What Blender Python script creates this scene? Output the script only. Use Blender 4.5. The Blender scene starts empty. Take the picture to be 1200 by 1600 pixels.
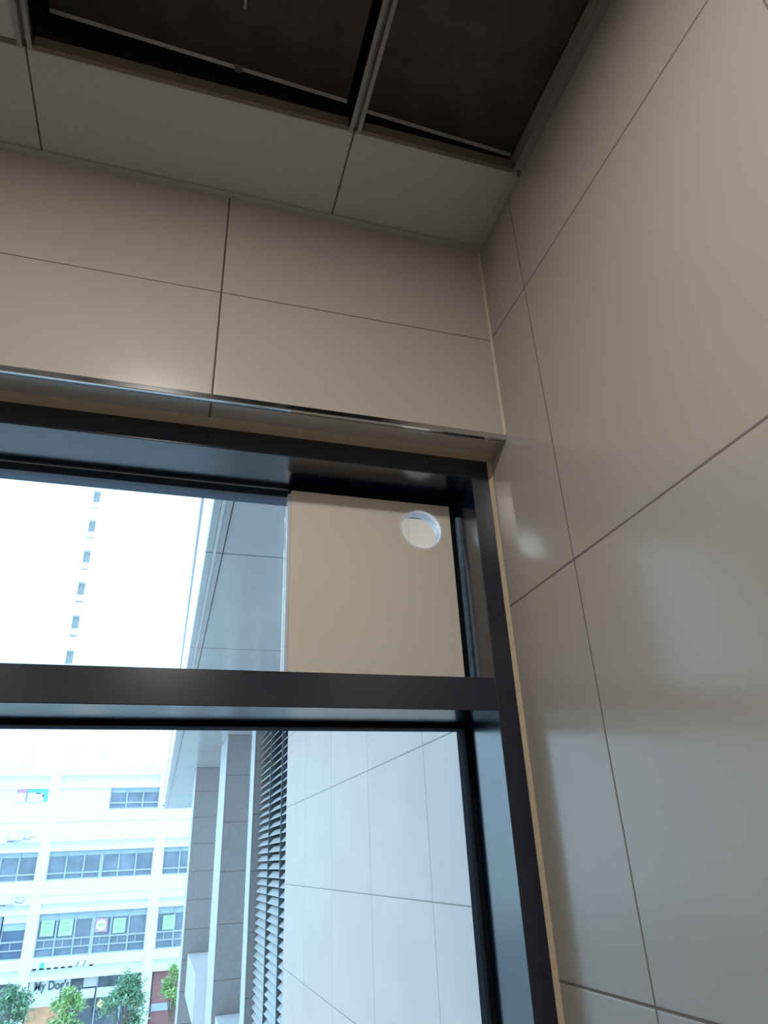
import bpy, bmesh, math, random
from mathutils import Vector, Matrix
random.seed(7)
C = bpy.context.scene
COL = C.collection

# ------------------------------------------------------------------ camera
cam_d = bpy.data.cameras.new('camera')
cam_d.sensor_fit = 'VERTICAL'; cam_d.sensor_height = 36.0; cam_d.sensor_width = 27.0
cam_d.lens = 1059.76 * 36.0 / 1600.0
cam_d.clip_start = 0.02; cam_d.clip_end = 400
cam = bpy.data.objects.new('camera', cam_d); COL.objects.link(cam)
cam.location = (-0.61245, -1.05, 1.5)
cam.rotation_euler = (2.041962, 0.0415987, -0.291724)
C.camera = cam

# ------------------------------------------------------------------ world: bright overcast sky
w = bpy.data.worlds.new('overcast_sky'); C.world = w; w.use_nodes = True
nt = w.node_tree; nt.nodes.clear()
bg = nt.nodes.new('ShaderNodeBackground'); out = nt.nodes.new('ShaderNodeOutputWorld')
tc = nt.nodes.new('ShaderNodeTexCoord'); sp = nt.nodes.new('ShaderNodeSeparateXYZ')
rp = nt.nodes.new('ShaderNodeValToRGB')
rp.color_ramp.elements[0].position = 0.0; rp.color_ramp.elements[0].color = (0.86, 0.97, 1.0, 1)
rp.color_ramp.elements[1].position = 0.6; rp.color_ramp.elements[1].color = (0.80, 0.93, 1.0, 1)
nt.links.new(tc.outputs['Generated'], sp.inputs[0]); nt.links.new(sp.outputs['Z'], rp.inputs[0])
nt.links.new(rp.outputs[0], bg.inputs['Color']); bg.inputs['Strength'].default_value = 2.95
nt.links.new(bg.outputs[0], out.inputs[0])

# ------------------------------------------------------------------ room lamps (recessed downlights)
def lamp(loc, power, size, color=(1.0, 0.94, 0.86)):
    l = bpy.data.lights.new('downlight_glow', 'AREA'); l.shape = 'DISK'; l.size = size
    l.energy = power; l.color = color
    o = bpy.data.objects.new('downlight_glow', l); COL.objects.link(o); o.location = loc
LAMPS = [(-0.760, -1.00, 2.785, 14.5, 'above the window, nearest to it'), (-1.868, -1.72, 2.785, 5.0, 'second row, towards the left wall'), (-0.668, -2.92, 2.785, 7.0, 'by the back wall, right side'), (-1.868, -2.92, 2.785, 7.0, 'by the back wall, left side')]
for x, y, z, p, q in LAMPS: lamp((x, y, z), p, 0.145)

# ------------------------------------------------------------------ view
vs = C.view_settings
vs.view_transform = 'Standard'; vs.look = 'None'; vs.exposure = 0.0; vs.gamma = 1.0
try: vs.use_curve_mapping = False
except Exception: pass

# ------------------------------------------------------------------ helpers
def tag(o, label=None, cat=None, group=None, kind=None):
    if label: o['label'] = label
    if cat: o['category'] = cat
    if group: o['group'] = group
    if kind: o['kind'] = kind
    return o
def empty(name, loc=(0, 0, 0), rz=0, **k):
    o = bpy.data.objects.new(name, None); COL.objects.link(o)
    o.location = loc; o.rotation_euler = (0, 0, rz); o.empty_display_size = 0.1
    return tag(o, **k)
class MB:
    def __init__(s): s.bm = bmesh.new()
    def box(s, x0, y0, z0, x1, y1, z1):
        v = [s.bm.verts.new(p) for p in ((x0,y0,z0),(x1,y0,z0),(x1,y1,z0),(x0,y1,z0),(x0,y0,z1),(x1,y0,z1),(x1,y1,z1),(x0,y1,z1))]
        for f in ((0,3,2,1),(4,5,6,7),(0,1,5,4),(1,2,6,5),(2,3,7,6),(3,0,4,7)): s.bm.faces.new([v[i] for i in f])
        return s
    def hexa(s, pts):
        v = [s.bm.verts.new(p) for p in pts]
        for f in ((0,3,2,1),(4,5,6,7),(0,1,5,4),(1,2,6,5),(2,3,7,6),(3,0,4,7)): s.bm.faces.new([v[i] for i in f])
        return s
    def rod(s, a, b, r, n=10, r2=None):
        a = Vector(a); b = Vector(b); d = (b-a); L = d.length
        m = Matrix.Translation((a+b)/2) @ d.to_track_quat('Z', 'Y').to_matrix().to_4x4()
        bmesh.ops.create_cone(s.bm, cap_ends=True, segments=n, radius1=r, radius2=r if r2 is None else r2, depth=L, matrix=m)
        return s
    def ball(s, c, r, n=12):
        bmesh.ops.create_uvsphere(s.bm, u_segments=n, v_segments=n//2+2, radius=r, matrix=Matrix.Translation(c)); return s
    def prism(s, prof, axis, a, b):
        # prof: 2D points, extruded along axis from a to b
        def P(p, t):
            return {'x': (t, p[0], p[1]), 'y': (p[0], t, p[1]), 'z': (p[0], p[1], t)}[axis]
        A = [s.bm.verts.new(P(p, a)) for p in prof]; B = [s.bm.verts.new(P(p, b)) for p in prof]
        n = len(prof)
        s.bm.faces.new(A); s.bm.faces.new(B[::-1])
        for i in range(n): s.bm.faces.new([A[i], A[(i+1) % n], B[(i+1) % n], B[i]])
        return s
    def build(s, name, mat, parent=None, bevel=0, smooth=False, **k):
        bmesh.ops.recalc_face_normals(s.bm, faces=s.bm.faces)
        me = bpy.data.meshes.new(name); s.bm.to_mesh(me); s.bm.free()
        me.materials.append(mat)
        if smooth:
            for p in me.polygons: p.use_smooth = True
        o = bpy.data.objects.new(name, me); COL.objects.link(o)
        if parent: o.parent = parent; 
        if bevel:
            b = o.modifiers.new('edge_bevel', 'BEVEL'); b.width = bevel; b.segments = 2; b.limit_method = 'ANGLE'
        return tag(o, **k)
def copy_tree(o, parent=None):
    c = o.copy(); COL.objects.link(c)
    c.parent = parent
    for ch in list(o.children): copy_tree(ch, c)
    return c

# ------------------------------------------------------------------ materials
def mat(name, col, rough=0.6, metal=0.0, noise=0.0, scale=20, bump=0.0, spec=0.5, col2=None, coords='Object'):
    m = bpy.data.materials.new(name); m.use_nodes = True; t = m.node_tree; b = t.nodes['Principled BSDF']
    b.inputs['Roughness'].default_value = rough; b.inputs['Metallic'].default_value = metal
    b.inputs['Specular IOR Level'].default_value = spec
    b.inputs['Base Color'].default_value = (*col, 1)
    tc = t.nodes.new('ShaderNodeTexCoord'); n = t.nodes.new('ShaderNodeTexNoise')
    n.inputs['Scale'].default_value = scale; n.inputs['Detail'].default_value = 4
    t.links.new(tc.outputs[coords], n.inputs['Vector'])
    r = t.nodes.new('ShaderNodeValToRGB')
    c2 = col2 or tuple(c*(1-noise) for c in col); c1 = tuple(min(1, c*(1+noise)) for c in col) if not col2 else col
    r.color_ramp.elements[0].position = 0.3; r.color_ramp.elements[0].color = (*c2, 1)
    r.color_ramp.elements[1].position = 0.7; r.color_ramp.elements[1].color = (*c1, 1)
    t.links.new(n.outputs['Fac'], r.inputs[0]); t.links.new(r.outputs[0], b.inputs['Base Color'])
    if bump:
        bp = t.nodes.new('ShaderNodeBump'); bp.inputs['Strength'].default_value = bump; bp.inputs['Distance'].default_value = 0.002
        t.links.new(n.outputs['Fac'], bp.inputs['Height']); t.links.new(bp.outputs[0], b.inputs['Normal'])
    return m
def mth(t, op, a, b=None, c=None):
    n = t.nodes.new('ShaderNodeMath'); n.operation = op
    for i, v in enumerate((a, b, c)):
        if v is None: continue
        if isinstance(v, (int, float)): n.inputs[i].default_value = v
        else: t.links.new(v, n.inputs[i])
    return n.outputs[0]
def tiled(name, col, grout, specs, rough=0.3, noise=0.04, nscale=3, coords=None, bump=0.25, spec=0.5, spots=0.0):
    """specs: (axis, offset, period, half width)"""
    m = bpy.data.materials.new(name); m.use_nodes = True; t = m.node_tree; b = t.nodes['Principled BSDF']
    g = t.nodes.new('ShaderNodeNewGeometry'); s = t.nodes.new('ShaderNodeSeparateXYZ'); t.links.new(g.outputs['Position'], s.inputs[0])
    lines = None; hl = None
    for ax, off, per, hw in specs:
        v = mth(t, 'SUBTRACT', s.outputs[ax], off - per/2)
        v = mth(t, 'FLOORED_MODULO', v, per); v = mth(t, 'ABSOLUTE', mth(t, 'SUBTRACT', v, per/2))
        l = mth(t, 'LESS_THAN', v, hw)
        h = mth(t, 'SMOOTH_MIN', mth(t, 'DIVIDE', v, hw*2.2), 1.0, 0.3)
        lines = l if lines is None else mth(t, 'MAXIMUM', lines, l)
        hl = h if hl is None else mth(t, 'MINIMUM', hl, h)
    n = t.nodes.new('ShaderNodeTexNoise'); n.inputs['Scale'].default_value = nscale; n.inputs['Detail'].default_value = 6
    t.links.new(g.outputs['Position'], n.inputs['Vector'])
    r = t.nodes.new('ShaderNodeValToRGB')
    r.color_ramp.elements[0].position = 0.3; r.color_ramp.elements[0].color = (*[c*(1-noise) for c in col], 1)
    r.color_ramp.elements[1].position = 0.7; r.color_ramp.elements[1].color = (*[c*(1+noise) for c in col], 1)
    t.links.new(n.outputs['Fac'], r.inputs[0])
    basec = r.outputs[0]
    if spots:
        n2 = t.nodes.new('ShaderNodeTexNoise'); n2.inputs['Scale'].default_value = 260; n2.inputs['Detail'].default_value = 2
        t.links.new(g.outputs['Position'], n2.inputs['Vector'])
        mx0 = t.nodes.new('ShaderNodeMix'); mx0.data_type = 'RGBA'; mx0.blend_type = 'MULTIPLY'
        mx0.inputs[0].default_value = spots; t.links.new(basec, mx0.inputs[6])
        t.links.new(n2.outputs['Fac'], mx0.inputs[7]); basec = mx0.outputs[2]
    mx = t.nodes.new('ShaderNodeMix'); mx.data_type = 'RGBA'
    t.links.new(lines, mx.inputs[0]); t.links.new(basec, mx.inputs[6]); mx.inputs[7].default_value = (*grout, 1)
    t.links.new(mx.outputs[2], b.inputs['Base Color'])
    rg = mth(t, 'MAXIMUM', mth(t, 'MULTIPLY', lines, 0.8), rough); t.links.new(rg, b.inputs['Roughness'])
    b.inputs['Specular IOR Level'].default_value = spec
    bp = t.nodes.new('ShaderNodeBump'); bp.inputs['Strength'].default_value = bump; bp.inputs['Distance'].default_value = 0.002
    t.links.new(hl, bp.inputs['Height']); t.links.new(bp.outputs[0], b.inputs['Normal'])
    return m

TILE = (0.50, 0.465, 0.415)
M = {}
M['tile_front'] = tiled('beige_wall_tile_front', TILE, (0.10, 0.08, 0.06),
    [('X', -0.5933, 0.6, 0.0018), ('Z', 2.5216, 0.6035, 0.0011)], rough=0.24, noise=0.03)
M['tile_right'] = tiled('beige_wall_tile_right_shaded', tuple(c*0.88 for c in TILE), (0.19, 0.16, 0.13),  # same tile as the front wall; weaker light painted in as darker colour
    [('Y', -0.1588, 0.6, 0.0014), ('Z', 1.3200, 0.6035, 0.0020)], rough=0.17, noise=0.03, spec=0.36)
M['tile_other'] = tiled('beige_wall_tile_other', TILE, (0.17, 0.14, 0.11),
    [('X', -0.5933, 0.6, 0.0013), ('Y', -0.1588, 0.6, 0.0013), ('Z', 1.3200, 0.6035, 0.0013)], rough=0.28)
M['floor'] = tiled('grey_floor_tile', (0.34, 0.31, 0.27), (0.12, 0.11, 0.10),
    [('X', -0.5933, 0.6, 0.0016), ('Y', -0.1588, 0.6, 0.0016)], rough=0.35)
M['caulk'] = mat('beige_caulk', (0.60, 0.50, 0.36), 0.6, noise=0.05, scale=60)
M['grout_bead'] = mat('pale_corner_grout', (0.60, 0.53, 0.43), 0.7, noise=0.04, scale=60)
M['chrome'] = mat('polished_steel', (0.72, 0.72, 0.73), 0.10, 1.0, noise=0.03, scale=8)
M['frame'] = mat('charcoal_powder_coat', (0.004, 0.010, 0.028), 0.20, noise=0.05, scale=40, spec=0.5)
M['frame'].node_tree.nodes['Principled BSDF'].inputs['IOR'].default_value = 1.82
M['gasket'] = mat('black_rubber_gasket', (0.006, 0.008, 0.012), 0.85, noise=0.1, scale=80, spec=0.12)
M['bead_blue'] = mat('glare_blue_bead', (0.022, 0.038, 0.075), 0.4, noise=0.1, scale=60)  # bluish glare on the upper beads is put into this colour
M['sealant'] = mat('blue_grey_sealant', (0.10, 0.17, 0.26), 0.35, noise=0.35, scale=90)
M['alu'] = mat('pale_aluminium', (0.62, 0.68, 0.76), 0.35, 0.2, noise=0.04, scale=30)
M['panel'] = mat('beige_infill_board', (0.74, 0.68, 0.60), 0.42, noise=0.025, scale=5, spec=0.35)
M['white_edge'] = mat('white_plastic_edge', (0.80, 0.82, 0.86), 0.4, noise=0.03, scale=40)
M['blue_edge'] = mat('blue_plastic_sleeve', (0.36, 0.48, 0.66), 0.3, noise=0.2, scale=50)
M['ceil_tile'] = mat('mineral_ceiling_tile', (0.57, 0.58, 0.58), 0.9, noise=0.06, scale=240, bump=0.3)
M['ceil_edge'] = mat('ceiling_tile_core', (0.20, 0.17, 0.13), 0.9, noise=0.1, scale=100)
M['tee'] = mat('grey_steel_grid', (0.34, 0.34, 0.35), 0.38, 0.5, noise=0.05, scale=40)
M['tee_white'] = mat('white_painted_grid', (0.50, 0.50, 0.48), 0.5, noise=0.04, scale=40)
M['edge_metal'] = mat('bright_edge_metal', (0.72, 0.72, 0.74), 0.5, noise=0.05, scale=20)
M['dark_panel'] = mat('dark_ceiling_panel', (0.075, 0.068, 0.060), 0.6, noise=0.2, scale=12)
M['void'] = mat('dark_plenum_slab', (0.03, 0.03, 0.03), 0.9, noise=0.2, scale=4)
M['lamp_white'] = mat('white_lamp_ring', (0.7, 0.7, 0.68), 0.4, noise=0.02)
M['stone'] = tiled('pale_stone_cladding', (0.56, 0.465, 0.41), (0.25, 0.23, 0.21),
    [('Y', 0.89, 0.6, 0.0016), ('Z', 1.390, 0.395, 0.0018)], rough=0.5, noise=0.05, nscale=5, bump=0.3)
for nm, pr in (('dark_stone', 0.38), ('dark_stone_fine', 0.28)):
  M[nm] = tiled(nm, (0.33, 0.305, 0.295), (0.13, 0.105, 0.11),
    [('Z', 1.45, pr, 0.003)], rough=0.75, noise=0.08, nscale=40, bump=0.3, spots=0.5)
M['white_stone'] = mat('white_painted_metal', (0.55, 0.555, 0.56), 0.5, noise=0.03, scale=6)
M['soffit'] = tiled('grey_soffit_panel', (0.42, 0.41, 0.41), (0.08, 0.08, 0.09),
    [('Y', 1.384, 1.306, 0.004)], rough=0.2, spec=0.8, noise=0.07, nscale=2.5, bump=0.3)
M['louvre'] = mat('pale_louvre_blade', (0.46, 0.47, 0.46), 0.5, noise=0.05, scale=10)
M['louvre_dark'] = mat('dark_louvre_back', (0.03, 0.04, 0.045), 0.7, noise=0.1, scale=10)
M['louvre_post'] = mat('louvre_post_grey', (0.06, 0.09, 0.10), 0.5, noise=0.1, scale=10)
M['white_wall'] = mat('white_render', (0.88, 0.89, 0.88), 0.7, noise=0.015, scale=0.4)
M['cream_wall'] = mat('cool_render', (0.80, 0.86, 0.88), 0.7, noise=0.02, scale=0.4)
M['blue_glass'] = mat('office_window_glass', (0.21, 0.28, 0.35), 0.15, noise=0.25, scale=0.9, spec=0.5)
M['blue_glass_dark'] = mat('office_window_glass_dark', (0.10, 0.17, 0.27), 0.15, noise=0.15, scale=0.9)
M['tower_glass'] = mat('tower_window_grey', (0.42, 0.46, 0.48), 0.4, noise=0.1, scale=1)
M['win_frame'] = mat('window_frame_pale', (0.44, 0.54, 0.64), 0.5, noise=0.03)
M['blind'] = mat('pale_window_head', (0.46, 0.60, 0.66), 0.5, noise=0.05, scale=1)
M['poster_green'] = mat('pale_green_poster', (0.50, 0.72, 0.48), 0.6, noise=0.05, scale=6)
M['poster_mark'] = mat('poster_print', (0.40, 0.64, 0.38), 0.6, noise=0.05, scale=6)
M['poster_pink'] = mat('pink_poster', (0.62, 0.42, 0.58), 0.6, noise=0.05, scale=6)
M['white_print'] = mat('white_print', (0.85, 0.88, 0.86), 0.6, noise=0.02)
M['cyan'] = mat('cyan_signboard', (0.14, 0.60, 0.64), 0.5, noise=0.05, scale=2)
M['pink'] = mat('pink_signboard', (0.62, 0.34, 0.50), 0.5, noise=0.05, scale=2)
M['dark_print'] = mat('dark_green_lettering', (0.07, 0.14, 0.15), 0.5, noise=0.05)
M['ac'] = mat('white_condenser_casing', (0.8, 0.82, 0.82), 0.5, noise=0.02)
M['grey'] = mat('grey_metal', (0.20, 0.26, 0.33), 0.5, noise=0.1)
M['shop_dark'] = mat('shop_glass', (0.13, 0.17, 0.20), 0.2, noise=0.4, scale=1.6)
M['shop_wall'] = mat('shop_wall_white', (0.78, 0.80, 0.80), 0.6, noise=0.03)
M['purple_grey'] = mat('grey_shop_pillar', (0.24, 0.25, 0.32), 0.6, noise=0.06)
M['orange'] = mat('orange_shop_display', (0.75, 0.42, 0.24), 0.6, noise=0.2, scale=2)
M['red'] = mat('red_brown_shop_wall', (0.36, 0.17, 0.17), 0.6, noise=0.12, scale=1)
M['awning'] = mat('white_awning', (0.72, 0.80, 0.82), 0.6, noise=0.03)
M['leaf'] = mat('leaf_green_veiled', (0.40, 0.62, 0.42), 0.6, col2=(0.22, 0.42, 0.28), scale=1.6)  # greens lightened so the colour carries the outdoor veiling glare
M['leaf_bright'] = mat('leaf_yellow_green_veiled', (0.62, 0.82, 0.40), 0.6, col2=(0.38, 0.60, 0.30), scale=1.6)  # outdoor haze painted in here too, as paler foliage
M['bark'] = mat('bark_brown', (0.24, 0.18, 0.14), 0.9, noise=0.2, scale=6)
M['pavement'] = mat('pavement', (0.52, 0.52, 0.50), 0.85, noise=0.1, scale=0.6)

def glass(name, tint, gloss=0.07):
    m = bpy.data.materials.new(name); m.use_nodes = True; t = m.node_tree; t.nodes.clear()
    o = t.nodes.new('ShaderNodeOutputMaterial'); mx = t.nodes.new('ShaderNodeMixShader')
    tr = t.nodes.new('ShaderNodeBsdfTransparent'); gl = t.nodes.new('ShaderNodeBsdfGlossy')
    fr = t.nodes.new('ShaderNodeFresnel'); fr.inputs['IOR'].default_value = 1.33
    tr.inputs['Color'].default_value = (*tint, 1); gl.inputs['Roughness'].default_value = 0.02
    t.links.new(fr.outputs[0], mx.inputs[0]); t.links.new(tr.outputs[0], mx.inputs[1]); t.links.new(gl.outputs[0], mx.inputs[2])
    t.links.new(mx.outputs[0], o.inputs[0]); return m
M['glass'] = glass('blue_tinted_glass', (0.755, 0.875, 0.98))
def emis(name, col, s):
    m = bpy.data.materials.new(name); m.use_nodes = True; b = m.node_tree.nodes['Principled BSDF']
    b.inputs['Base Color'].default_value = (*col, 1); b.inputs['Emission Color'].default_value = (*col, 1); b.inputs['Emission Strength'].default_value = s
    return m
M['lamp_on'] = emis('lit_lamp_lens', (1.0, 0.82, 0.62), 4.0)
M['shop_lamp'] = emis('lit_shop_globe', (1.0, 0.80, 0.35), 1.6)

# ------------------------------------------------------------------ room shell
XL, YB, H = -3.2, -3.6, 2.8          # left wall, back wall, ceiling height
WX0, WX1 = -1.9, 0.0                 # window opening in x
Z2 = 2.2597; YF = 0.0860             # soffit of the opening, front face of the window frame
SILL = 1.0; TH = 0.27

MB().box(XL-0.2, YB-0.2, -0.15, 0.2, TH, 0).build('floor', M['floor'], kind='structure')
fw = MB().box(XL-0.2, 0, Z2, 0, TH, 3.3).box(XL-0.2, 0, 0, WX0, TH, Z2).box(WX0, 0, 0, 0, TH, SILL)
fw.build('wall_front', M['tile_front'], kind='structure')
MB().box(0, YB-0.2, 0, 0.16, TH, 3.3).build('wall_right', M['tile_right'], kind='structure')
MB().box(XL-0.2, YB-0.2, 0, XL, 0, 3.3).build('wall_left', M['tile_other'], kind='structure')
MB().box(XL, YB-0.2, 0, 0, YB, 3.3).build('wall_back', M['tile_other'], kind='structure')
MB().box(XL-0.2, YB-0.2, 3.3, 0.16, TH, 3.45).build('ceiling', M['void'], kind='structure')

# polished trim along the lower edge of the tiles over the window
MB().prism([(-0.0030, Z2-0.0015), (-0.0030, Z2+0.0085), (-0.0015, Z2+0.0100), (0.0005, Z2+0.0100), (0.0005, Z2+0.0005),
            (0.0085, Z2-0.0002), (0.0085, Z2-0.0022), (-0.0015, Z2-0.0028)], 'x', WX0, -0.0015).build('trim_1', M['chrome'], kind='structure',
            label='polished steel edge trim under the beige tiles above the window')
# grout fillet in the wall corner, caulk beside the frame and the filler strip over the frame
MB().prism([(-0.0045, 0.0), (0.0, 0.0), (0.0, -0.0045)], 'z', Z2+0.01, H).build('trim_2', M['grout_bead'], kind='structure')
MB().prism([(-0.006, 0.090), (-0.006, YF+0.001), (0.0, YF-0.0075), (0.0, 0.090)], 'z', SILL, Z2).build('trim_3', M['caulk'], kind='structure')
MB().prism([(0.056, Z2+0.0005), (YF+0.002, Z2+0.0005), (YF+0.002, Z2-0.0052), (YF-0.002, Z2-0.0048)], 'x', WX0, -0.0005).build('trim_4', M['caulk'], kind='structure')

# ------------------------------------------------------------------ the window
win = empty('window_1', (WX0, YF, SILL), kind='structure')
win.location = (0, 0, 0)
XR = -0.0060                          # right edge of the frame
FI = -0.0460                          # inner edge of the right jamb
ZT = Z2-0.0035; ZTI = 2.2100          # frame top, underside of the head
TT, TB = 1.7860, 1.7270               # transom
DB = 0.220                            # plane of the glazing beads
FB = 0.262                            # back of the frame
XM = -1.30                            # mullion (left of the picture)
MB().box(WX0, YF, ZTI, XR, FB, ZT).box(FI, YF, SILL, XR, FB, ZTI).box(WX0, YF, SILL, WX0+0.045, FB, ZTI) \
    .box(WX0+0.045, YF, SILL, FI, FB, SILL+0.05).build('window_frame', M['frame'], win, bevel=0.0012)
MB().box(WX0+0.045, YF, TB, FI, FB, TT).build('transom', M['frame'], win, bevel=0.0012)
MB().box(XM-0.03, YF+0.0005, SILL+0.05, XM+0.03, FB, TB).box(XM-0.03, YF+0.0005, TT, XM+0.03, FB, ZTI).build('mullion', M['frame'], win, bevel=0.0012)
PX0 = -0.4140                         # left edge of the infill board
def bead(x0, x1, z0, z1, wt, ws, wb, skip_r=False):
    b = MB()
    b.box(x0, DB, z1-wt, x1, DB+0.0425, z1); b.box(x0, DB, z0, x1, DB+0.0425, z0+wb)
    b.box(x0, DB, z0+wb, x0+ws, DB+0.0425, z1-wt)
    if not skip_r: b.box(x1-ws, DB, z0+wb, x1, DB+0.0425, z1-wt)
    b.build('glazing_bead', M['bead_blue' if z1 == ZTI else 'gasket'], win, bevel=0.0012)
bead(XM+0.03, FI, TT, ZTI, 0.0185, 0.012, 0.012)
bead(XM+0.03, FI, SILL+0.05, TB, 0.0085, 0.0110, 0.015)
bead(WX0+0.045, XM-0.03, TT, ZTI, 0.0185, 0.012, 0.012)
bead(WX0+0.045, XM-0.03, SILL+0.05, TB, 0.0085, 0.0110, 0.015)
MB().box(XM+0.042, DB-0.0018, ZTI-0.0026, PX0, DB+0.001, ZTI-0.0006).build('bead_line', M['alu'], win, label='thin bright line along the upper glazing bead')
GY = DB+0.010
MB().box(XM+0.036, GY, TT+0.006, PX0-0.004, GY+0.006, ZTI-0.012).build('glass_pane', M['glass'], win)
MB().box(XM+0.036, GY, SILL+0.06, FI-0.006, GY+0.006, TB-0.005).build('glass_pane', M['glass'], win)
MB().box(WX0+0.05, GY, TT+0.006, XM-0.036, GY+0.006, ZTI-0.012).build('glass_pane', M['glass'], win)
MB().box(WX0+0.05, GY, SILL+0.06, XM-0.036, GY+0.006, TB-0.005).build('glass_pane', M['glass'], win)
# beige infill board with a round vent hole
HC = Vector((-0.132, 0, 2.1250)); HR = 0.0455
def holed(x0, x1, z0, z1, y0, y1, c, r, n=64):
    mb = MB(); bm = mb.bm
    rings = []
    for y in (y0, y1):
        sq = [bm.verts.new(p) for p in ((x0, y, z0), (x1, y, z0), (x1, y, z1), (x0, y, z1))]
        ci = [bm.verts.new((c.x+r*math.cos(2*math.pi*i/n), y, c.z+r*math.sin(2*math.pi*i/n))) for i in range(n)]
        ed = [bm.edges.new((sq[i], sq[(i+1) % 4])) for i in range(4)] + [bm.edges.new((ci[i], ci[(i+1) % n])) for i in range(n)]
        bmesh.ops.triangle_fill(bm, edges=ed, use_beauty=True)
        rings.append((sq, ci))
    for k, m in ((0, 4), (1, n)):
        A, B = rings[0][k], rings[1][k]
        for i in range(m): bm.faces.new([A[i], A[(i+1) % m], B[(i+1) % m], B[i]])
    return mb
PY = 0.180
pan = holed(PX0, FI-0.0175, TT+0.002, 2.1868, PY, PY+0.010, HC, HR).build('infill_board', M['panel'], win, label='beige opaque board with a round vent hole')
def tube(c, r0, r1, y0, y1, n=64):
    mb = MB(); bm = mb.bm
    def ring(r, y): return [bm.verts.new((c.x+r*math.cos(2*math.pi*i/n), y, c.z+r*math.sin(2*math.pi*i/n))) for i in range(n)]
    a, b, d, e = ring(r0, y0), ring(r1, y0), ring(r1, y1), ring(r0, y1)
    for P, Q in ((a, b), (b, d), (d, e), (e, a)):
        for i in range(n): bm.faces.new([P[i], P[(i+1) % n], Q[(i+1) % n], Q[i]])
    return mb
tube(HC, HR-0.0008, HR+0.004, PY-0.0006, PY+0.011).build('vent_rim', M['white_edge'], pan, label='white rim of the round hole')
tube(HC, HR-0.0004, HR+0.004, PY+0.0115, PY+0.034).build('vent_sleeve', M['blue_edge'], pan, label='bluish sleeve inside the round hole')
MB().box(PX0-0.0065, PY+0.001, TT+0.002, PX0-0.0003, PY+0.016, 2.179).build('joint_strip', M['alu'], win, label='pale strip where the board meets the glass')
MB().box(FI-0.0175, PY+0.012, TT, FI, PY+0.038, ZTI-0.0005).box(PX0, PY+0.0102, 2.180, FI-0.0175, PY+0.038, ZTI-0.0005).build('board_gasket', M['gasket'], win)
MB().box(FI-0.0058, 0.1716, 1.80, FI-0.0002, 0.1800, 2.158).build('sealant_line', M['sealant'], win, label='blue-grey sealant line beside the board')

# ------------------------------------------------------------------ suspended ceiling
GX = [-0.368-0.6*i for i in range(5)] ; GYs = [-0.222-0.6*i for i in range(6)]
grid = empty('ceiling_grid', (0, 0, 0), label='grey metal grid of the suspended ceiling around the dark opening', cat='ceiling grid')
def tee_y(x, y0, y1, m):
    b = MB(); b.box(x-0.0120, y0, 2.797, x-0.0042, y1, 2.800).box(x+0.0042, y0, 2.797, x+0.0120, y1, 2.800)
    b.box(x-0.0050, y0, 2.800, x-0.0042, y1, 2.812).box(x+0.0042, y0, 2.800, x+0.0050, y1, 2.812)
    b.box(x-0.0050, y0, 2.812, x+0.0050, y1, 2.8135).box(x-0.0012, y0, 2.8135, x+0.0012, y1, 2.838).box(x-0.004, y0, 2.836, x+0.004, y1, 2.842)
    b.build('tee_bar', m, grid)
def tee_x(y, x0, x1, m, hw=0.0075):
    b = MB(); b.box(x0, y-hw, 2.7985, x1, y+hw, 2.8005).box(x0, y-0.0012, 2.8005, x1, y+0.0012, 2.832); b.build('cross_tee', m, grid)
for x in GX:
    tee_y(x, YB, GYs[0]+0.006, M['tee'])
    MB().box(x-0.0015, GYs[0]+0.006, 2.8035, x+0.0015, -0.004, 2.83).build('tee_bar', M['ceil_edge'], grid)
xs = [0.0] + GX + [XL]
for j, y in enumerate(GYs):
    for a, b in zip(xs[:-1], xs[1:]):
        tee_x(y, b+0.0125 if b != XL else b, a-0.0125 if a != 0 else a-0.02, M['ceil_edge'] if j == 0 else M['tee_white'], 0.0045 if j == 0 else 0.0075)
MB().box(-0.0200, YB, 2.7965, -0.0002, -0.229, 2.7990).box(-0.0020, YB, 2.7990, -0.0002, -0.229, 2.825).build('wall_angle', M['tee'], grid, label='grey wall angle along the right wall')
MB().box(XL, -0.016, 2.7965, -0.0005, -0.0003, 2.7985).build('wall_angle', M['tee_white'], grid, label='painted wall angle over the window wall tiles')
MB().box(-0.016, -0.214, 2.7965, -0.0003, -0.0165, 2.7985).build('wall_angle', M['tee_white'], grid)
MB().box(XL, YB, 2.797, XL+0.02, -0.02, 2.799).build('wall_angle', M['tee_white'], grid)
def tilebox(x0, x1, y0, y1, label, group=None):
    o = MB().box(0, 0, 0, x1-x0, y1-y0, 0.014).build('ceiling_tile', M['ceil_tile'], bevel=0.001)
    o.location = (x0, y0, 2.8010); tag(o, label, 'ceiling tile', group); return o
OP = {(0, 0), (1, 0)}
xlist = [(GX[0]+0.004, -0.004)] + [(GX[i+1]+0.004, GX[i]-0.004) for i in range(4)] + [(XL+0.004, GX[4]-0.004)]
G = 'ceiling tiles of the suspended ceiling'
front_lab = ['narrow grey ceiling tile in the corner by the right wall, below the dark opening',
             'grey ceiling tile over the window wall, middle one of the row below the dark opening',
             'grey ceiling tile at the left picture edge, beside the window wall']
for i, (a, b) in enumerate(xlist):
    if i < 3: tilebox(a-0.0022, b+(0.0022 if i else 0), GYs[0]+0.0045, -0.0045, front_lab[i], G)
    else: tilebox(a, b, GYs[0]+0.0065, -0.0045, 'grey cut ceiling tile beside the window wall, outside the picture on the left', G)
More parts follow.
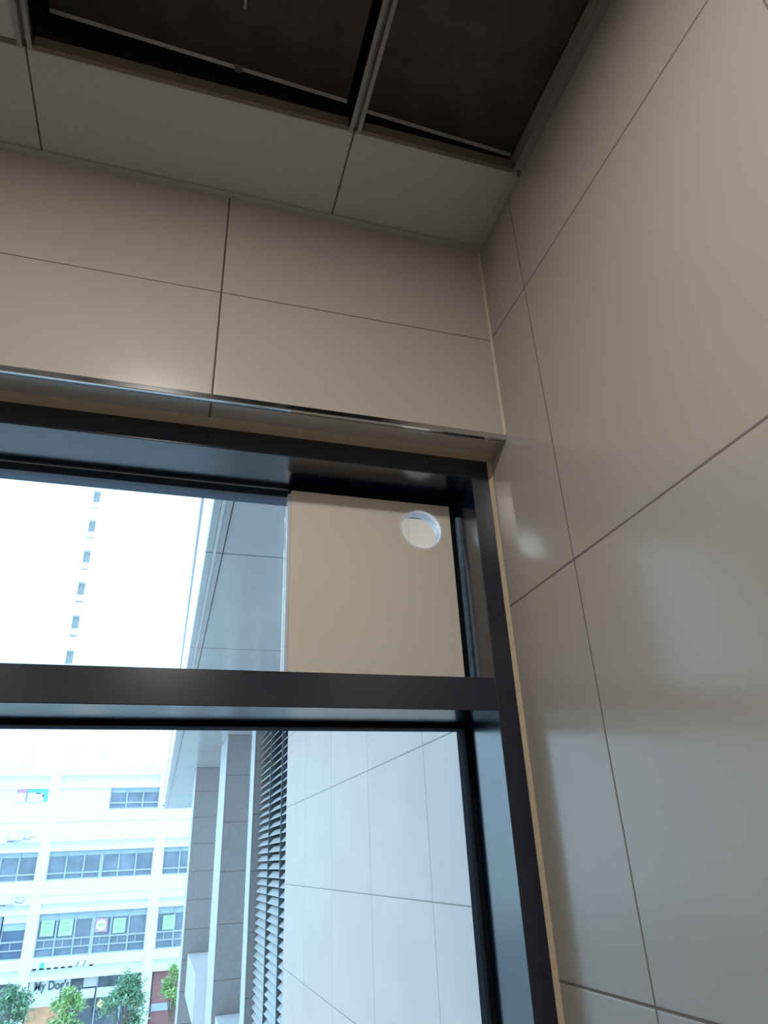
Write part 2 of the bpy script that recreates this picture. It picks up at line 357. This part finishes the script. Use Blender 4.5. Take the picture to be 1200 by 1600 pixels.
for j in range(6):
    y1 = GYs[j]-0.004; y0 = (GYs[j+1]+0.004) if j < 5 else YB+0.003
    for i, (a, b) in enumerate(xlist):
        if (i, j) in OP: continue
        lab = 'light grey ceiling tile left of the dark opening, at the top left corner' if (i, j) == (2, 0) else 'grey square ceiling tile behind the camera side of the room'
        tilebox(a, b, y0, y1, lab, G)
# dark panels lifted inside the opening, with metal edge strips
def dark_panel(x0, x1, y0, y1, z0, z1, label):
    root = empty('dark_panel', (x0, y1, z0), label=label, cat='ceiling panel')
    dx = x1-x0; dz = z1-z0; dy = y0-y1
    MB().hexa([(0,0,0),(dx,0,dz),(dx,dy,dz),(0,dy,0),(0,0,0.012),(dx,0,dz+0.012),(dx,dy,dz+0.012),(0,dy,0.012)]).build('board', M['dark_panel'], root)
    MB().hexa([(0,-0.004,-0.002),(dx,-0.004,dz-0.002),(dx,0.003,dz-0.002),(0,0.003,-0.002),
               (0,-0.004,0.004),(dx,-0.004,dz+0.004),(dx,0.003,dz+0.004),(0,0.003,0.004)]).build('edge_strip', M['edge_metal'], root, label='thin bright metal edge strip')
    return root
p1 = dark_panel(-0.955, -0.378, -0.80, -0.205, 2.950, 2.915, 'dark board seen inside the left half of the ceiling opening')
p2 = dark_panel(-0.355, -0.006, -0.80, -0.205, 2.900, 2.880, 'dark board seen inside the right half of the ceiling opening, by the right wall')
MB().rod((0.352, -0.115, -0.0275), (0.352, -0.55, -0.0275), 0.0030).build('hanger_rod', M['edge_metal'], p1, smooth=True)
MB().box(0.345, -0.006, -0.028, 0.360, 0.0045, -0.013).build('clip', M['tee'], p1)

# recessed downlights behind the camera
for i, (x, y, z, p, q) in enumerate(LAMPS):
    d = empty('downlight', (x, y, 2.8), label='round recessed ceiling downlight '+q, cat='ceiling light', group='recessed downlights')
    tube(Vector((0, 0, 0)), 0.075, 0.095, 0, 0.008).build('ring', M['lamp_white'], d, smooth=False).rotation_euler = (-math.pi/2, 0, 0)
    MB().rod((0, 0, -0.004), (0, 0, 0.0008), 0.074, 32).build('lens', M['lamp_on'], d)

# ------------------------------------------------------------------ own building outside the window
ZS = 2.5536; GZ = -8.9
MB().box(0.10, TH+0.002, GZ, 0.5, 3.281, ZS).build('wall_outside', M['stone'], kind='structure')
lv = empty('louvre_screen', (0.10, 3.281, GZ), label='tall screen of pale horizontal louvre blades beyond the stone wall', cat='louvre')
def L(y): return y-3.281
lz = -2.0-GZ; lt = ZS-GZ
MB().box(0.075, L(3.282), lz, 0.10, L(4.572), lt).build('back_panel', M['louvre_dark'], lv)
MB().box(0.10, L(3.282), 0, 0.4, L(4.572), lz).box(0.0, L(3.282), 0, 0.10, L(4.572), lz).build('base_wall', M['dark_stone'], lv)
edges = [3.283, 3.488, 3.992, 4.571]
for e in (3.488, 3.992): MB().box(-0.001, L(e)-0.009, lz, 0.075, L(e)+0.009, lt).build('post', M['louvre_post'], lv)
PITCH = 0.0485
for a, b in zip(edges[:-1], edges[1:]):
    mb = MB(); z = lz+0.02
    while z < lt-0.05:
        y0, y1 = L(a)+0.011, L(b)-0.011
        mb.hexa([(0.004, y0, z), (0.036, y0, z+0.031), (0.036, y1, z+0.031), (0.004, y1, z),
                 (0.004, y0, z+0.004), (0.034, y0, z+0.035), (0.034, y1, z+0.035), (0.004, y1, z+0.004)])
        z += PITCH
    mb.build('blade_bank', M['louvre'], lv)

def pier(x0, x1, y0, y1, lab, st='dark_stone'):
    r = empty('stone_pier', (x0, y0, GZ), label=lab, cat='pier', group='dark stone piers under the canopy')
    MB().box(0.004, 0, 0, x1-x0, y1-y0, ZS-GZ).build('stone_face', M[st], r)
    MB().box(-0.002, -0.004, 0, 0.0035, y1-y0, ZS-GZ).build('side_trim', M['white_stone'], r, label='pale vertical side trim')
    return r
pier(0.056, 0.6, 4.575, 4.811, 'narrow grey pier right beside the louvre screen, with a thin pale edge')
pier(-0.083, 0.6, 5.515, 6.192, 'dark stone pier between two pale vertical edges, second from the louvre screen')
pier(-0.238, 0.6, 7.878, 8.32, 'dark stone pier farthest along the canopy, beside the view of the offices', 'dark_stone_fine')
def ledge(x0, x1, y0, y1, z0, z1, lab):
    MB().box(x0, y0, z0, x1, y1, z1).build('white_ledge', M['white_stone'], label=lab, cat='ledge')
ledge(-0.180, 0.50, 6.197, 7.874, 0.30, 0.666, 'white box ledge low between the farthest dark pier and the middle one')
ledge(-0.053, 0.50, 4.816, 5.511, 0.05, 0.464, 'white box ledge low in front of the middle dark pier')
# canopy
cn = empty('canopy', (-0.58, TH+0.002, ZS), label='long grey canopy running outward along the stone wall', cat='canopy')
cy1 = 14.42-(TH+0.002)
MB().box(0.079, 0, 0.002, 1.18, cy1, 0.10).build('soffit_panel', M['soffit'], cn)
MB().box(0.066, 0, -0.006, 0.078, cy1, 0.06).build('soffit_strip', M['white_stone'], cn, label='pale strip along the soffit')
MB().box(0.041, 0, 0.002, 0.065, cy1, 0.10).build('soffit_edge', M['soffit'], cn)
MB().box(0.0, 0, -0.004, 0.009, cy1, 0.09).build('outer_rail', M['alu'], cn)
for yb in (0.0, cy1-0.04): MB().box(0.0095, yb, 0.05, 0.0405, yb+0.04, 0.08).build('bracket', M['alu'], cn)
MB().box(0.078, 0, -0.003, 0.0800, cy1, 0.001).build('soffit_seam', M['gasket'], cn).location = (0.024, 0, 0)

# ------------------------------------------------------------------ street
MB().box(-90, TH+0.6, GZ-0.3, 60, 130, GZ).build('ground', M['pavement'], kind='structure')

# ------------------------------------------------------------------ office building across the street
FY = 55.0
ob = empty('office_building', (0, FY, GZ), label='low white office building with bands of blue windows across the street', cat='building')
def ZZ(z): return z-GZ
BX0, BX1 = -24.0, 17.0
Xc0 = -8.19; CW = 0.70; PIT = 7.42
bays = [(Xc0+CW+PIT*k, Xc0+PIT*(k+1)) for k in range(-2, 3)]
cols = [Xc0+PIT*k for k in range(-2, 4)]
MB().box(BX0, 0.6, 0, BX1, 14, ZZ(8.6)).build('core_wall', M['cream_wall'], ob)
# spandrels, beams and shadow bands
rows = [(-0.87, -3.33), (2.80, 1.07), (6.77, 5.37)]
mb = MB()
for z0, z1 in ((-3.90, -3.45), (-3.33, -3.45), (0.18, 1.07), (-0.31, 0.12), (4.63, 5.37), (3.40, 4.57), (7.63, 8.9)):
    mb.box(BX0, -0.25, ZZ(min(z0, z1)), BX1, 0.6, ZZ(max(z0, z1)))
mb.box(BX0, -0.17, ZZ(0.10), BX1, 0.6, ZZ(0.20)).box(BX0, -0.17, ZZ(4.55), BX1, 0.6, ZZ(4.65))
mb.build('spandrel', M['white_wall'], ob)
mb = MB()
for z0, z1 in ((-4.56, -4.32), (-0.87, -0.57), (2.80, 3.04), (6.77, 7.11)): mb.box(BX0, -0.32, ZZ(z0), BX1, 0.6, ZZ(z1))
mb.build('beam', M['white_wall'], ob)
mb = MB()
for z0, z1 in ((-4.32, -3.90), (-0.57, -0.31), (3.04, 3.40), (7.11, 7.63)): mb.box(BX0, 0.0, ZZ(z0), BX1, 0.6, ZZ(z1))
mb.build('recess_band', M['cream_wall'], ob)
for x in cols: MB().box(x, -0.29, 0, x+CW, 0.6, ZZ(8.2)).build('column', M['white_wall'], ob)
def office_window(x0, x1, z0, z1, n, style, g='blue_glass'):
    h = z1-z0; wdt = x1-x0
    f = MB(); t = 0.07
    f.box(x0, 0.02, ZZ(z0), x1, 0.10, ZZ(z0)+t); f.box(x0, 0.02, ZZ(z1)-t, x1, 0.10, ZZ(z1))
    for i in range(n+1):
        x = x0 + wdt*i/n; k = 0.11 if (i == n//2 and n > 3) else 0.05
        f.box(max(x0, x-k), 0.0, ZZ(z0), min(x1, x+k), 0.10, ZZ(z1))
    if style == 2: f.box(x0, 0.01, ZZ(z0+0.34), x1, 0.10, ZZ(z0+0.44))
    if style == 3:
        f.box(x0, 0.01, ZZ(z0+0.92), x1, 0.10, ZZ(z0+1.02)); f.box(x0, 0.01, ZZ(z0+0.46), x1, 0.10, ZZ(z0+0.54))
        for i in range(n): f.box(x0+wdt*(i+0.42)/n, 0.03, ZZ(z0+0.54), x0+wdt*(i+0.42)/n+0.05, 0.10, ZZ(z0+0.92))
    fo = f.build('window', M['win_frame'], ob)
    MB().box(x0, 0.11, ZZ(z0), x1, 0.16, ZZ(z1)).build('pane', M[g], fo)
    hh = 0.30 if style != 3 else 0.42
    MB().box(x0+0.02, 0.06, ZZ(z1-hh), x1-0.02, 0.108, ZZ(z1)-0.02).build('head_blind', M['blind'], fo)
MB().box(-8.19+PIT*-1, -0.2, ZZ(5.37), -4.10, 0.6, ZZ(6.77)).build('infill_wall', M['white_wall'], ob)
MB().box(0.0, -0.2, ZZ(5.37), BX1, 0.6, ZZ(6.77)).build('infill_wall', M['white_wall'], ob)
office_window(-4.08, -0.76, 5.40, 6.77, 3, 2)
for k, (a, b) in enumerate(bays):
    office_window(a, b, 1.07, 2.80, 6, 2)
    if k == 1:
        continue
    office_window(a, b, -3.33, -0.87, 6, 3)
a, b = bays[1]
office_window(a, -9.7, -3.33, -0.87, 4, 3)
office_window(-9.6, b, -3.33, -1.30, 1, 3, 'blue_glass_dark')
MB().box(-9.6, -0.05, ZZ(-1.30), b, 0.5, ZZ(-0.87)).build('infill_wall', M['white_wall'], ob)
# ground floor shops
MB().box(BX0, 0.25, 0, BX1, 0.6, ZZ(-4.56)).build('shop_back', M['shop_dark'], ob)
MB().box(-8.0, -0.05, 0, -7.55, 0.25, ZZ(-4.56)).build('pillar', M['purple_grey'], ob)
MB().box(-7.45, -0.1, ZZ(-5.25), -5.05, 0.25, ZZ(-4.56)).box(-7.45, -0.1, ZZ(-5.95), -5.60, 0.25, ZZ(-5.25)).build('sign_wall', M['shop_wall'], ob)
MB().box(-4.25, -0.12, ZZ(-5.1), -3.45, 0.25, ZZ(-4.56)).build('shop_panel', M['white_stone'], ob)
MB().box(-7.40, -0.04, 0, -5.10, 0.25, ZZ(-5.95)).build('shop_display', M['orange'], ob, label='orange shop display')
MB().box(-3.45, 0.1, 0, -3.38, 0.25, ZZ(-4.56)).box(-1.95, 0.1, 0, -1.85, 0.25, ZZ(-4.56)).build('shop_mullion', M['win_frame'], ob)
MB().box(0.02, 0.0, 0, 4.6, 0.25, ZZ(-4.56)).build('shop_wall', M['red'], ob, label='red-brown shop wall')
MB().box(0.05, -0.1, ZZ(-6.75), 1.5, 0.0, ZZ(-6.35)).build('shop_panel', M['win_frame'], ob)

def part_thing(name, mb, m, lab, cat, group=None):
    return mb.build(name, m, label=lab, cat=cat, group=group)
# awnings
for k, (x0, x1, lab) in enumerate(((-4.35, -3.50, 'small white shop awning on the left, below the shop sign'), (-3.36, -1.9, 'small white shop awning on the right, above the yellow lamp'))):
    MB().hexa([(x0, 54.2, -5.62), (x1, 54.2, -5.62), (x1, 54.9, -5.30), (x0, 54.9, -5.30), (x0, 54.2, -5.50), (x1, 54.2, -5.50), (x1, 54.9, -5.18), (x0, 54.9, -5.18)]).build('awning', M['awning'], label=lab, cat='awning')
MB().ball((-3.05, 54.55, -6.02), 0.20, 16).build('globe_lamp', M['shop_lamp'], smooth=True, label='round yellow lit lamp in the shopfront across the street', cat='lamp')
# lettering
def text(name, s, x, y, z, size, m, lab, cat, sx=1.0):
    cu = bpy.data.curves.new(name, 'FONT'); cu.body = s; cu.size = size; cu.extrude = 0.02; cu.offset = 0.012
    cu.align_x = 'LEFT'
    o = bpy.data.objects.new(name, cu); COL.objects.link(o)
    o.location = (x, y, z); o.rotation_euler = (math.pi/2, 0, 0); o.scale = (sx, 1, 1)
    cu.materials.append(m); bpy.context.view_layer.update()
    me = bpy.data.meshes.new_from_object(o); mo = bpy.data.objects.new(name, me); mo.matrix_world = o.matrix_world.copy()
    COL.objects.link(mo); bpy.data.objects.remove(o); mo.name = name; return tag(mo, lab, cat)
text('shop_sign', "My Dog's", -7.15, 54.86, -5.06, 0.66, M['dark_print'], 'dark script shop sign lettering on the white shop wall', 'sign', 0.82)
# faint raised shop letters on the lowest spandrel
sl = empty('sign_letters', (-7.4, 54.70, -4.05), label='row of faint pale raised letters on the band above the shops', cat='sign')
for k in range(9):
    m = M['cyan'] if k in (1,) else (M['grey'] if k in (6, 7) else M['white_print'])
    if k in (6, 7): MB().hexa([(k*0.42, 0, 0.1), (k*0.42+0.06, 0, 0.1), (k*0.42+0.06, 0.03, 0.1), (k*0.42, 0.03, 0.1), (k*0.42+0.16, 0, 0.42), (k*0.42+0.22, 0, 0.42), (k*0.42+0.22, 0.03, 0.42), (k*0.42+0.16, 0.03, 0.42)]).build('letter', m, sl)
    else: MB().box(k*0.42, 0, 0.1, k*0.42+0.24, 0.03, 0.48).box(k*0.42-0.03, 0, 0.1, k*0.42+0.28, 0.025, 0.18).build('letter', m, sl)
# coloured signboard on the top floor
sb = empty('signboard', (-10.2, 54.739, 5.95), label='cyan and pink signboard on the top floor of the office building', cat='sign')
MB().box(0, 0, 0.1, 0.66, 0.06, 0.82).build('pink_panel', M['pink'], sb, label='pink panel')
MB().box(0.67, 0, 0.0, 2.02, 0.06, 0.82).build('cyan_panel', M['cyan'], sb, label='cyan panel')
MB().box(0.0, -0.02, 0.0, 0.58, 0.0, 0.55).box(0.72, -0.02, 0.0, 1.75, 0.0, 0.58).build('white_field', M['white_print'], sb)
MB().box(1.2, -0.04, 0.48, 1.55, -0.02, 0.58).box(1.62, -0.03, 0.28, 1.75, 0.0, 0.50).build('mark', M['grey'], sb)
# posters on the windows
posters = [(-7.32, -6.52, -2.16, -1.24, 'poster_green', 'pale green poster in the office window, leftmost of the row'),
           (-6.22, -5.38, -2.20, -1.26, 'poster_green', 'pale green poster in the office window, second from the left'),
           (-4.00, -3.24, -2.12, -1.32, 'poster_pink', 'pink poster with a white disc in the office window'),
           (-2.88, -2.10, -2.24, -1.38, 'poster_green', 'pale green poster in the office window, just right of the pink one'),
           (0.30, 1.10, -2.26, -1.40, 'poster_green', 'pale green poster in the rightmost office window bay')]
for x0, x1, z0, z1, m, lab in posters:
    p = empty('poster', (x0, 54.985, z0), label=lab, cat='poster', group='posters in the office windows')
    W_, H_ = x1-x0, z1-z0
    MB().box(0, 0, 0, W_, 0.012, H_).build('sheet', M[m], p)
    if m == 'poster_pink':
        MB().rod((W_/2, -0.004, H_/2), (W_/2, 0.0, H_/2), W_*0.42, 32).build('disc', M['white_print'], p)
        MB().box(W_*0.25, -0.008, H_*0.42, W_*0.7, -0.0045, H_*0.6).build('print', M['poster_mark'], p)
    else:
        MB().box(W_*0.2, -0.004, H_*0.5, W_*0.8, 0.0, H_*0.58).box(W_*0.2, -0.004, H_*0.25, W_*0.8, 0.0, H_*0.4).box(W_*0.25, -0.004, H_*0.7, W_*0.7, 0.0, H_*0.85).build('print', M['poster_mark'], p)
# air conditioners standing on brackets in front of the spandrels
for x, z, lab in ((-10.2, 3.46, 'white air conditioner outdoor unit on the upper floor ledge at the left'), (-10.0, -0.28, 'white air conditioner outdoor unit on the middle floor ledge at the left')):
    a_ = empty('air_conditioner', (x, 54.3, z), label=lab, cat='air conditioner', group='air conditioner outdoor units')
    MB().box(0, 0, 0.08, 0.95, 0.36, 0.68).build('casing', M['ac'], a_, bevel=0.02)
    MB().rod((0.33, -0.012, 0.38), (0.33, 0.0, 0.38), 0.24, 24).build('fan_grille', M['white_print'], a_)
    MB().box(0.03, 0.02, 0.0, 0.35, 0.40, 0.075).build('bracket', M['grey'], a_)
    MB().rod((0.97, 0.1, 0.2), (1.35, 0.1, 0.1), 0.025, 8).rod((1.35, 0.1, 0.1), (1.5, 0.1, 0.35), 0.025, 8).build('pipe', M['grey'], a_)

# ------------------------------------------------------------------ white tower behind
tw = empty('residential_tower', (-24, 90, GZ), label='tall white tower with one column of small recessed windows', cat='building')
def TZ(z): return z-GZ
tx0 = -13.65+24; tx1 = -12.80+24
MB().box(0, 0, 0, tx0, 16, TZ(60)).box(tx1, 0, 0, 17.5, 16, TZ(60)).build('wall', M['white_wall'], tw)
MB().box(tx0, 0.9, 0, tx1, 16, TZ(60)).build('recess_wall', M['cream_wall'], tw)
for k_ in range(9):
    z = 24.6 + 4.56*k_
    MB().box(tx0, 0.0, TZ(z)-2.90, tx1, 0.9, TZ(z)-1.15).box(tx0, 0.35, TZ(z)-0.85, tx1, 0.9, TZ(z)+0.02).build('balcony', M['white_wall'], tw)
    MB().box(tx0+0.02, 0.80, TZ(z)+0.02, tx1-0.02, 0.9, TZ(z)+1.55).build('window', M['tower_glass'], tw)
    MB().box(tx0+0.02, 0.70, TZ(z)-1.15, tx1-0.25, 0.9, TZ(z)-0.85).build('lower_window', M['tower_glass'], tw)
MB().box(tx0, 0.0, 0, tx1, 0.9, TZ(21.7)).build('wall', M['white_wall'], tw)

# ------------------------------------------------------------------ street trees
def tree(x, y, h, spread, m, lab, n=900, seed=1, z=GZ):
    rnd = random.Random(seed)
    r = empty('street_tree', (x, y, z), label=lab, cat='tree', group='street trees in front of the shops')
    b = MB(); b.rod((0, 0, 0), (0.05, 0, h*0.55), 0.11, 8, 0.07)
    ends = []
    for k in range(9):
        a = k*2.4; s = rnd.uniform(0.45, 1.0)*spread
        e = Vector((math.cos(a)*s, math.sin(a)*s*0.9, h*rnd.uniform(0.62, 0.95))); ends.append(e)
        b.rod((0.04, 0, h*rnd.uniform(0.38, 0.55)), e, 0.045, 6, 0.012)
    ends.append(Vector((0, 0, h))); b.rod((0.05, 0, h*0.54), (0, 0, h), 0.06, 6, 0.01)
    b.build('trunk', M['bark'], r)
    mb = MB(); bm = mb.bm
    for k in range(n):
        c = ends[rnd.randrange(len(ends))]
        p = c + Vector((rnd.gauss(0, 0.24), rnd.gauss(0, 0.24), rnd.gauss(0, 0.20)))*spread
        s = rnd.uniform(0.05, 0.11)
        d = Vector((rnd.gauss(0, 1), rnd.gauss(0, 1), rnd.gauss(-0.2, 0.5))).normalized(); u = d.cross(Vector((rnd.random(), rnd.random(), 1))).normalized()
        q = [p-d*s*1.4, p+u*s*0.6, p+d*s*1.4, p-u*s*0.6]; q2 = [v + d.cross(u)*0.012 for v in q]
        A = [bm.verts.new(v) for v in q]
        bm.faces.new(A)
    mb.build('foliage', m, r)
tree(-1.40, 46, 5.05, 1.0, M['leaf'], 'green street tree in the middle with a bare trunk, right of the shop lamp', 3400, 3)
tree(-4.35, 46, 4.7, 0.72, M['leaf_bright'], 'bright green street tree in front of the shop sign', 2400, 5)
tree(-7.10, 46, 4.9, 1.0, M['leaf'], 'green street tree at the left picture edge', 3000, 8)
tree(1.05, 47.6, 5.15, 0.62, M['leaf_bright'], 'slim yellow-green street tree next to the dark stone pier', 2000, 11)
